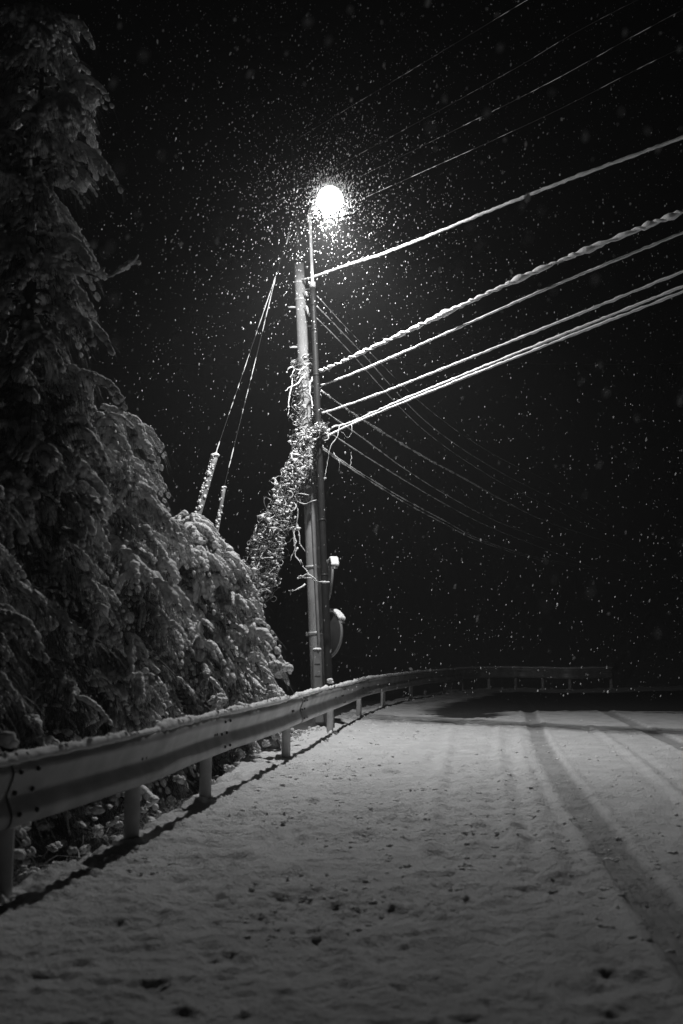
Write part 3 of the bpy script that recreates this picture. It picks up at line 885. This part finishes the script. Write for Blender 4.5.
# ------------------------------------------------------------------ round mirrors behind the poles
def mirror(c, rad, yaw, label):
    root = empty('traffic_mirror', c, label, 'traffic mirror', 'round traffic mirrors behind the poles')
    n3 = np.array([math.sin(yaw), math.cos(yaw), -.08]); n3 /= np.linalg.norm(n3)   # way the mirror faces
    sx = np.cross(n3, [0, 0, 1]); sx /= np.linalg.norm(sx); sz = np.cross(sx, n3)
    def disc(prof, n=40):
        a = np.arange(n) * 2 * np.pi / n; V = []
        for r, h in prof: V.append(c + r * (np.cos(a)[:, None] * sx + np.sin(a)[:, None] * sz) + n3 * h)
        k = len(prof); i = np.arange(k - 1)[:, None] * n; j = np.arange(n)[None, :]; j2 = (j + 1) % n
        m_ = MB(); m_.add(np.concatenate(V), np.stack([i + j, i + j2, i + n + j2, i + n + j], -1).reshape(-1, 4)); return m_
    disc([(.001, -.07), (rad * .3, -.068), (rad * .5, -.055), (rad * .8, -.03), (rad * .97, -.01)]).build('back_shell', M['mirror_back'], root)
    disc([(rad * .95, -.018), (rad, -.022), (rad * 1.03, -.01), (rad * 1.03, .02), (rad * .97, .025), (rad * .94, .01)]).build('rim', M['mirror_rim'], root)
    disc([(rad * .95, .008), (rad * .6, .03), (rad * .3, .042), (.001, .046)]).build('mirror_face', M['mirror_face'], root)
    # hood over the upper edge
    m_ = MB(); aa = np.linspace(R(28), R(152), 24); V = []
    for h in (-.01, .09):
        for t_ in (0, .006):
            V.append(c + (rad * 1.035 + t_) * (np.cos(aa)[:, None] * sx + np.sin(aa)[:, None] * sz) + n3 * h)
    q = []
    for k in range(23):
        for a_, b_ in ((0, 1), (1, 3), (3, 2), (2, 0)): q.append([a_ * 24 + k, a_ * 24 + k + 1, b_ * 24 + k + 1, b_ * 24 + k])
    m_.add(np.concatenate(V), q); hood = m_.build('hood', M['mirror_back'], root)
    m_ = MB(); aa = np.linspace(R(42), R(138), 26)
    C_ = np.array([c + (rad * 1.05 + .012) * (math.cos(a) * sx + math.sin(a) * sz) + n3 * h for a in aa for h in (.0, .04, .08)])
    blobs(m_, C_, rng.uniform(.03, .04, (len(C_), 1)) * np.ones((1, 3)), level=2, rough=.04); m_.build('snow', M['snow'], hood)
    m_ = MB(); p1 = c - n3 * .06; sp_ = spole(600); hgt = p1[2]
    t_ = (hgt - sb[2]) / (spole(300)[2] - sb[2]); pc = sb + (spole(300) - sb) * t_
    tube(m_, [p1, p1 - n3 * .05, pc], .02, 10); m_.build('bracket', M['white_steel'], root)
mirror(A(327.5, 635, 18.15), .42, R(52), 'large round traffic mirror seen from behind, snow on its rim, low behind the poles')
mirror(A(329.5, 580, 18.15), .37, R(82), 'round traffic mirror seen nearly edge on, thickly capped with snow')

# ------------------------------------------------------------------ snow-laden trees
def tree(name, x, y, H, prof, nb, label, cat, group=None, lean=(0, 0), droop=.55, lump=.055, tw_len=.34, fine=1.0, trunk_r=.09, base=None, z0f=.1, dens=1.0, seed=1, lvl=1, snowy=1.0):
    global rng
    rng = np.random.default_rng(seed)
    z0 = gz(x, y) if base is None else base
    root = empty(name, (x, y, z0), label, cat, group)
    def tp(f): return np.array([x + lean[0] * f ** 1.6, y + lean[1] * f ** 1.6, z0 + (H - z0) * f])
    mt = MB()
    P = np.array([tp(f) for f in np.linspace(0, .97, 20)]); P[:, :2] += rng.normal(size=(20, 2)) * .012
    tube(mt, P, np.linspace(trunk_r, .015, 20), 10, wob=.06); mt.build('trunk', M['bark'], root)
    mbr, mn, ms, mf = MB(), MB(), MB(), MB()
    pf = np.array(prof)
    for b in range(nb):
        f = z0f + (1 - z0f) * (b + rng.random()) / nb
        f = min(f, .985)
        L = np.interp(f, pf[:, 0], pf[:, 1]) * rng.uniform(.62, 1.12)
        az = b * 2.399 + rng.normal() * .4
        d = np.array([math.cos(az), math.sin(az), 0])
        s_ = np.linspace(0, 1, 14)
        rise = rng.uniform(.1, .45); dr = droop * rng.uniform(.6, 1.4)
        Q = tp(f) + d * (L * s_)[:, None] + np.array([0, 0, 1.0]) * (L * (rise * s_ - dr * s_ ** 2.2))[:, None]
        Q[:, :2] += np.cumsum(rng.normal(size=(14, 2)) * .012, 0)
        tube(mbr, Q, np.linspace(.014 + .012 * L, .005, 14), 5)
        # snow lying along the branch
        seg = np.diff(Q, axis=0); ln = np.linalg.norm(seg, axis=1)
        nodes = max(3, int(L / .11))
        ts = np.linspace(.22, 1, nodes) + rng.normal(size=nodes) * .02
        ts = np.clip(ts, .15, 1)
        C_ = np.stack([np.interp(ts, s_, Q[:, c]) for c in range(3)], 1)
        D_ = np.stack([np.interp(ts, s_[:-1], seg[:, c]) for c in range(3)], 1)
        sc = lump * (.6 + .5 * ts) * rng.uniform(.6, 1.3, nodes)
        on = rng.random(nodes) < .75 * (.4 + .6 * snowy)
        blobs(ms, (C_ + np.array([0, 0, 1]) * sc[:, None] * .5)[on], (sc[:, None] * np.array([[1.3, .95, .75]]))[on], D_[on], level=lvl, rough=.2)
        nb_ = 34; pb = Q[rng.integers(9, 14, nb_)] + rng.normal(size=(nb_, 3)) * .03
        db = d[None] * .9 + rng.normal(size=(nb_, 3)) * .45 + np.array([0, 0, -.35]); fb = rng.random(nb_) < .5; lb = rng.uniform(.12, .34, nb_)
        blades(mn, pb[~fb], db[~fb], lb[~fb], np.full((~fb).sum(), .006), .9, seg=4); blades(mf, pb[fb], db[fb], lb[fb], np.full(fb.sum(), .006), .9, seg=4)
        if rng.random() < snowy * (.08 + 1.1 * f):      # snow-bent fingers at the bough's end
            for q_ in range(int(rng.integers(3, 7))):
                a_ = az + rng.normal() * .75; df = np.array([math.cos(a_), math.sin(a_), 0]); lf = rng.uniform(.18, .42); r0 = lump * rng.uniform(.6, 1.15)
                u_ = np.linspace(0, 1, 9); org = Q[-1 - int(rng.integers(0, 4))]
                cf = org + df * (lf * u_)[:, None] + np.array([0, 0, 1.0]) * (lf * (.35 * u_ - 1.15 * u_ ** 2.2))[:, None]
                tf = np.gradient(cf, axis=0); rf = r0 * (1.1 - .6 * u_) * rng.uniform(.85, 1.15, 9)
                blobs(ms, cf, rf[:, None] * np.array([[1.3, 1, .85]]), tf, level=2, rough=.12)
                nb2 = 16; ub = rng.integers(2, 9, nb2); fb2 = rng.random(nb2) < .45; d2_ = df + rng.normal(size=(nb2, 3)) * .4 + np.array([0, 0, -1.0]); l2_ = rng.uniform(.07, .2, nb2)
                blades(mn, cf[ub][~fb2], d2_[~fb2], l2_[~fb2], np.full((~fb2).sum(), .006), .6); blades(mf, cf[ub][fb2], d2_[fb2], l2_[fb2], np.full(fb2.sum(), .006), .6)
        if rng.random() < .15 + .4 * f: puff(ms, Q[-1] + np.array([0, 0, .02]), lump * rng.uniform(.9, 2.2), 16)
        if rng.random() < .6: puff(ms, Q[-4], lump * rng.uniform(.8, 1.9), 12)
        # side twigs, each with its snow pads and its hanging needles
        nt_ = int(nodes * 2.4 * dens)
        tt = rng.uniform(.2, 1.02, nt_); tt = np.clip(tt, 0, 1)
        C_ = np.stack([np.interp(tt, s_, Q[:, c]) for c in range(3)], 1)
        fwd = d[None, :] * rng.uniform(.3, 1.0, (nt_, 1)); sgn = rng.choice([-1, 1], (nt_, 1))
        sd_ = np.array([-d[1], d[0], 0])[None, :] * sgn * rng.uniform(.2, 1.0, (nt_, 1))
        dt = fwd + sd_ + np.array([0, 0, 1.0]) * rng.uniform(-.5, .25, (nt_, 1)); dt /= np.linalg.norm(dt, axis=1)[:, None]
        Lt = tw_len * rng.uniform(.45, 1.25, nt_) * (1.1 - .4 * tt)
        def at(u): 
            q = C_ + dt * (Lt * u)[:, None]; q[:, 2] -= Lt * .6 * u * u; return q
        load = rng.random(nt_) < snowy * (.42 + .25 * tt) * np.clip(.06 + 1.25 * f, 0, 1)
        base_r = lump * rng.uniform(.32, .85, nt_)
        for u in (.12, .25, .38, .5, .62, .74, .86, .97):
            q = at(np.full(nt_, u)); sc = base_r * (1.05 - .5 * u) * rng.uniform(.8, 1.15, nt_)
            dd_ = dt.copy(); dd_[:, 2] -= 1.2 * u
            blobs(ms, (q + np.array([0, 0, 1]) * sc[:, None] * .35)[load], (sc[:, None] * np.array([[1.5, .95, .8]]))[load], dd_[load], level=1, rough=.14)
        # twig wood
        blades(mbr, C_, dt, Lt, np.full(nt_, .010), .6, seg=3)
        # needles
        nn = int(22 * fine)
        idx = np.repeat(np.arange(nt_), nn); u = rng.random(len(idx))
        q = C_[idx] + dt[idx] * (Lt[idx] * u)[:, None]; q[:, 2] -= Lt[idx] * .6 * u * u
        dn = dt[idx] * .8 + rng.normal(size=(len(idx), 3)) * .5 + np.array([0, 0, -.75])
        Ln = rng.uniform(.05, .15, len(idx)); 
        fr = rng.random(len(idx)) < .42
        blades(mn, q[~fr], dn[~fr], Ln[~fr], np.full((~fr).sum(), .005), .5)
        blades(mf, q[fr], dn[fr], Ln[fr] * .9, np.full(fr.sum(), .005), .5)
    mbr.build('branches', M['bark'], root)
    mn.build('foliage', M['needle'], root); mf.build('frosted_foliage', M['frosted'], root)
    ms.build('snow', M['tree_snow'], root)
    return root

def PX(px, Y): return (px - 341.5) / FPX * Y * 1.0
def HT(py, Y): return float(A(341.5, py, Y)[2])
TG = 'snow-laden trees behind the guardrail'
tree('cedar_tree', PX(18, 9.3), 9.3, HT(8, 9.3), [(0, .62), (.45, .58), (.7, .48), (.85, .48), (.95, .4), (1, .2)], 130, 'tall dark snow-loaded conifer at the far left edge', 'tree', TG, lump=.065, droop=.8, trunk_r=.16, seed=11, snowy=0.75, tw_len=.3, z0f=.35)
tree('cedar_tree', PX(80, 11.3), 11.3, HT(405, 11.3), [(0, 1.1), (.4, 1.15), (.7, 1.05), (.9, .75), (1, .45)], 95, 'bushy snow-laden conifer with a drooping feathery tip, left of the guy wires', 'tree', TG, lump=.062, droop=.8, seed=12, snowy=0.9, lean=(.15, 0))
tree('bent_tree', PX(168, 13.4), 13.4, HT(512, 13.4), [(0, 1.3), (.35, 1.4), (.6, 1.3), (.8, .95), (.93, .6), (1, .35)], 125, 'rounded snow-bent tree bowing towards the guardrail, nearest the poles', 'tree', TG, lump=.062, droop=.85, seed=13, lean=(.25, 0))
tree('cedar_tree', PX(25, 9.4), 9.4, HT(365, 9.4), [(0, .8), (.4, .85), (.7, .75), (.9, .5), (1, .35)], 85, 'snowy conifer with thin upswept branches below the tall dark tree', 'tree', TG, lump=.045, droop=.55, seed=14, snowy=0.55)
tree('bent_tree', PX(110, 11.6), 11.6, HT(520, 11.6), [(0, .9), (.4, .95), (.7, .85), (.9, .6), (1, .4)], 80, 'low dark snowy tree in the shade in front of the rounded bent tree', 'tree', TG, lump=.05, droop=.9, seed=15, snowy=0.4)
tree('bent_tree', PX(222, 15.8), 15.8, HT(600, 15.8), [(0, .8), (.4, .85), (.7, .7), (.9, .5), (1, .3)], 60, 'small drooping snowy tree at the lower right of the group behind the rail', 'tree', TG, lump=.05, droop=.9, seed=16)
tree('cedar_tree', PX(-45, 7.4), 7.4, HT(460, 7.4), [(0, .6), (.5, .65), (.8, .5), (1, .35)], 60, 'dim snowy conifer cut by the left edge of the frame close to the rail', 'tree', TG, lump=.045, droop=.7, seed=17, snowy=0.45)

# single boughs that break the outline
rng = np.random.default_rng(99)
twig('snowy_bough', [[(70, 272, 9.3), (95, 275, 9.2), (118, 272, 9.2), (137, 262, 9.2)], [(100, 275, 9.2), (107, 268, 9.2)], [(122, 270, 9.2), (131, 263, 9.2), (135, 256, 9.2)]], 'single bare snowy bough sticking out to the right of the tall dark tree', 'branch', .014, .030)

# low plants by the rail
def tuft(x, y, z, r, h, n, label, name='grass_tuft', lump=.02, nl=30, group='snowy tufts at the foot of the guardrail'):
    root = empty(name, (x, y, z), label, 'grass' if name == 'grass_tuft' else 'shrub', group)
    m_ = MB(); a = rng.random(n) * 6.28; D = np.stack([np.cos(a), np.sin(a), rng.uniform(.5, 2.2, n)], 1)
    P = np.stack([x + rng.normal(size=n) * r * .25, y + rng.normal(size=n) * r * .25, np.full(n, z)], 1)
    L = rng.uniform(.5, 1.1, n) * h
    blades(m_, P, D, L, np.full(n, .009), .75, seg=4); m_.build('leaves', M['frosted'], root)
    m_ = MB(); k = nl; a = rng.random(k) * 6.28; rr = r * np.sqrt(rng.random(k))
    blobs(m_, np.stack([x + rr * np.cos(a), y + rr * np.sin(a), z + h * rng.uniform(.05, .75, k) * (1 - .6 * rr / r)], 1), rng.uniform(.5, 1.4, (k, 1)) * lump * np.array([[1.2, 1, .7]]), level=2, rough=.15)
    m_.build('snow', M['tree_snow'], root)
spots = [(275, 747, 'beside the fourth post'), (300, 742, 'left of the pole foot'), (312, 738, 'under the lamp pole'), (262, 757, 'behind the near end of the bright posts'), (322, 733, 'right at the foot of the lamp pole')]
tl = ['small snowy grass tuft in front of the post left of the poles', 'small snowy grass clump under the beam left of the concrete pole', 'pointed snow-covered tuft under the beam at the concrete pole', 'low snowy tuft under the beam between the second and third clear posts', 'snowy tuft hard against the foot of the steel lamp pole']
for (px, py, _), lb in zip(spots, tl):
    p = G(px, py); tuft(p[0] - .15, p[1] + .25, -.03, .14, .24, 60, lb)
low = [(18, 850, .30, .40, 'drooping snowy plant below the beam at the left edge of the frame'), (60, 838, .3, .42, 'leafy snowy plant in the dark gap under the beam, left of the nearest full post'),
       (95, 826, .28, .34, 'low snow-dusted plant just left of the nearest full post'), (160, 812, .26, .34, 'snowy plant between the two nearest full posts'),
       (185, 796, .22, .30, 'small snowy plant just left of the second full post'), (228, 775, .24, .3, 'frosted weed clump right of the second full post'), (250, 764, .22, .26, 'small frosted weeds halfway to the third post')]
for px, py, r_, h_, lb in low:
    p = G(px, py); x_, y_ = p[0] - .42, p[1] + .35
    tuft(x_, y_, gz(x_, y_) - .02, r_, h_, 260, lb, 'snowy_weed', .022, 4, 'snow-dusted weeds below the guardrail')
shr = [(25, 728, 7.5, 'frosted bamboo grass behind the rail at the far left'), (110, 722, 9.5, 'drooping frosted bamboo grass over the rail, under the trees'), (140, 716, 10.5, 'smaller frosted bamboo grass over the rail right of the larger one'), (262, 694, 14.5, 'snowy shrub top showing over the rail left of the poles')]
for px, py, Y_, lb in shr:
    q = A(px, py + 8, Y_); g_ = gz(q[0] - .25, q[1])
    tuft(q[0] - .25, q[1], g_, .42, (q[2] - g_) * 1.25, 260, lb, 'bamboo_grass', .04, 40, 'bamboo grass behind the guardrail')

rng = np.random.default_rng(61)
ii = rng.integers(30, int(np.searchsorted(S_rail, nearest_s(POSTS[7]))), 420)
mu, mv, mw = MB(), MB(), MB()
for k in ii:
    o_ = rng.uniform(.16, 1.1); x_, y_ = RAIL[k] - RN[k] * o_; z_ = gz(x_, y_) - .02; h_ = rng.uniform(.2, .55)
    n_b = 26; a = rng.random(n_b) * 6.28; D = np.stack([np.cos(a), np.sin(a), rng.uniform(.4, 2.0, n_b)], 1)
    fr = rng.random(n_b) < .18; P_ = np.array([[x_, y_, z_]]) + rng.normal(size=(n_b, 3)) * np.array([.06, .06, .02]); L_ = rng.uniform(.5, 1.1, n_b) * h_
    blades(mu, P_[~fr], D[~fr], L_[~fr], np.full((~fr).sum(), .010), .8, seg=4); blades(mv, P_[fr], D[fr], L_[fr], np.full(fr.sum(), .008), .8, seg=4)
    if rng.random() < .10: puff(mw, np.array([x_, y_, z_ + h_ * .6]) + rng.normal(size=3) * .05, rng.uniform(.03, .07), 8)
ug = mu.build('undergrowth', M['needle']); tag(ug, 'tangled dark undergrowth dusted with snow below the guardrail', 'undergrowth', kind='stuff')
mv.build('frosted_leaves', M['frosted'], ug); mw.build('snow', M['tree_snow'], ug)

# loose snow clods on the road
rng = np.random.default_rng(5)
n = 4200
xx = rng.uniform(-2.2, 5, n * 3); yy = np.exp(rng.uniform(math.log(2.6), math.log(21), n * 3))
sdv = rail_sd(xx, yy); keep = (sdv > .12) & (rng.random(n * 3) < np.exp(-np.maximum(0, sdv - .3) / 2.2) + .1)
keep &= fbm(xx * .9, yy * .9, 2, 44) > .44
xx, yy = xx[keep], yy[keep]
zz, _ = road_surface(xx[None], yy[None])
m_ = MB(); s_ = rng.gamma(1.6, .0050, (len(xx), 1)).clip(.003, .018) * (.5 + .5 * np.minimum(1, yy[:, None] / 8))
for q_ in range(3):
    jit = rng.normal(size=(len(xx), 2)) * s_ * .8
    blobs(m_, np.stack([xx + jit[:, 0], yy + jit[:, 1], zz[0] + s_[:, 0] * .12], 1), s_ * rng.uniform(.5, 1, s_.shape) * np.array([[1.2, 1, .7]]), level=1, rough=.25)
tag(m_.build('snow_clods', M['snow']), 'loose clods of snow scattered over the road surface', kind='stuff')

# ------------------------------------------------------------------ falling snow
rng = np.random.default_rng(21)
m_ = MB()
n = 17000
Yf = 30 * rng.random(n) ** (1 / 2.6) 
Yf = np.maximum(Yf, 1.0)
pxf = rng.uniform(-90, 770, n); pyf = rng.uniform(-80, 700, n)
ux = (pxf - 341.5) / FPX; uy = (512 - pyf) / FPX
C1 = np.stack([ux * Yf, Yf * (cp - uy * sp), HC + Yf * (sp + uy * cp)], 1)
# extra flakes crowded round the lamp, added to imitate its glow
n2_ = 6000
rr = rng.gamma(1.6, 1.25, n2_); rr[:1500] = np.abs(rng.normal(size=1500)) * .14 - .03
dv = rng.normal(size=(n2_, 3)); dv /= np.linalg.norm(dv, axis=1)[:, None]
C2 = LP + np.array([0, 0, .06]) + dv * (rr[:, None] + .25)
n3_ = 80; Yn = rng.uniform(1.3, 3.2, n3_); ux = rng.uniform(-.36, .36, n3_); uy = rng.uniform(-.15, .5, n3_)
C3 = np.stack([ux * Yn, Yn * (cp - uy * sp), HC + Yn * (sp + uy * cp)], 1)
C_ = np.vstack([C1, C2, C3]); C_ = C_[C_[:, 2] > .15]
_r = C_ - np.array([0, 0, HC]); _d = _r[:, 1] * cp + _r[:, 2] * sp
_px = 341.5 + FPX * _r[:, 0] / _d; _py = 512 - FPX * (_r[:, 2] * cp - _r[:, 1] * sp) / _d
C_ = C_[~((C_[:, 1] < 4.5) & (_px > 225) & (_px < 430) & (_py > 110) & (_py < 700))]
n = len(C_)
sz = rng.lognormal(math.log(.0050), .42, n).clip(.0025, .016)
sz[C_[:, 1] < 3.3] *= 1.6
sz = np.where(C_[:, 1] < 3.3, np.minimum(sz, .0022 * C_[:, 1] + .002), sz)
ax_ = np.array([.25, 0, 1.0])[None] + rng.normal(size=(n, 3)) * .18
S_ = sz[:, None] * np.stack([rng.uniform(1.2, 2.1, n), rng.uniform(.6, 1, n), rng.uniform(.6, 1, n)], 1)
blobs(m_, C_, S_, ax_, level=0, rough=.15)
fs = m_.build('falling_snow', M['flake'])
tag(fs, 'falling snowflakes filling the night air, with extra flakes added round the lamp as its glow', 'snow', kind='stuff')
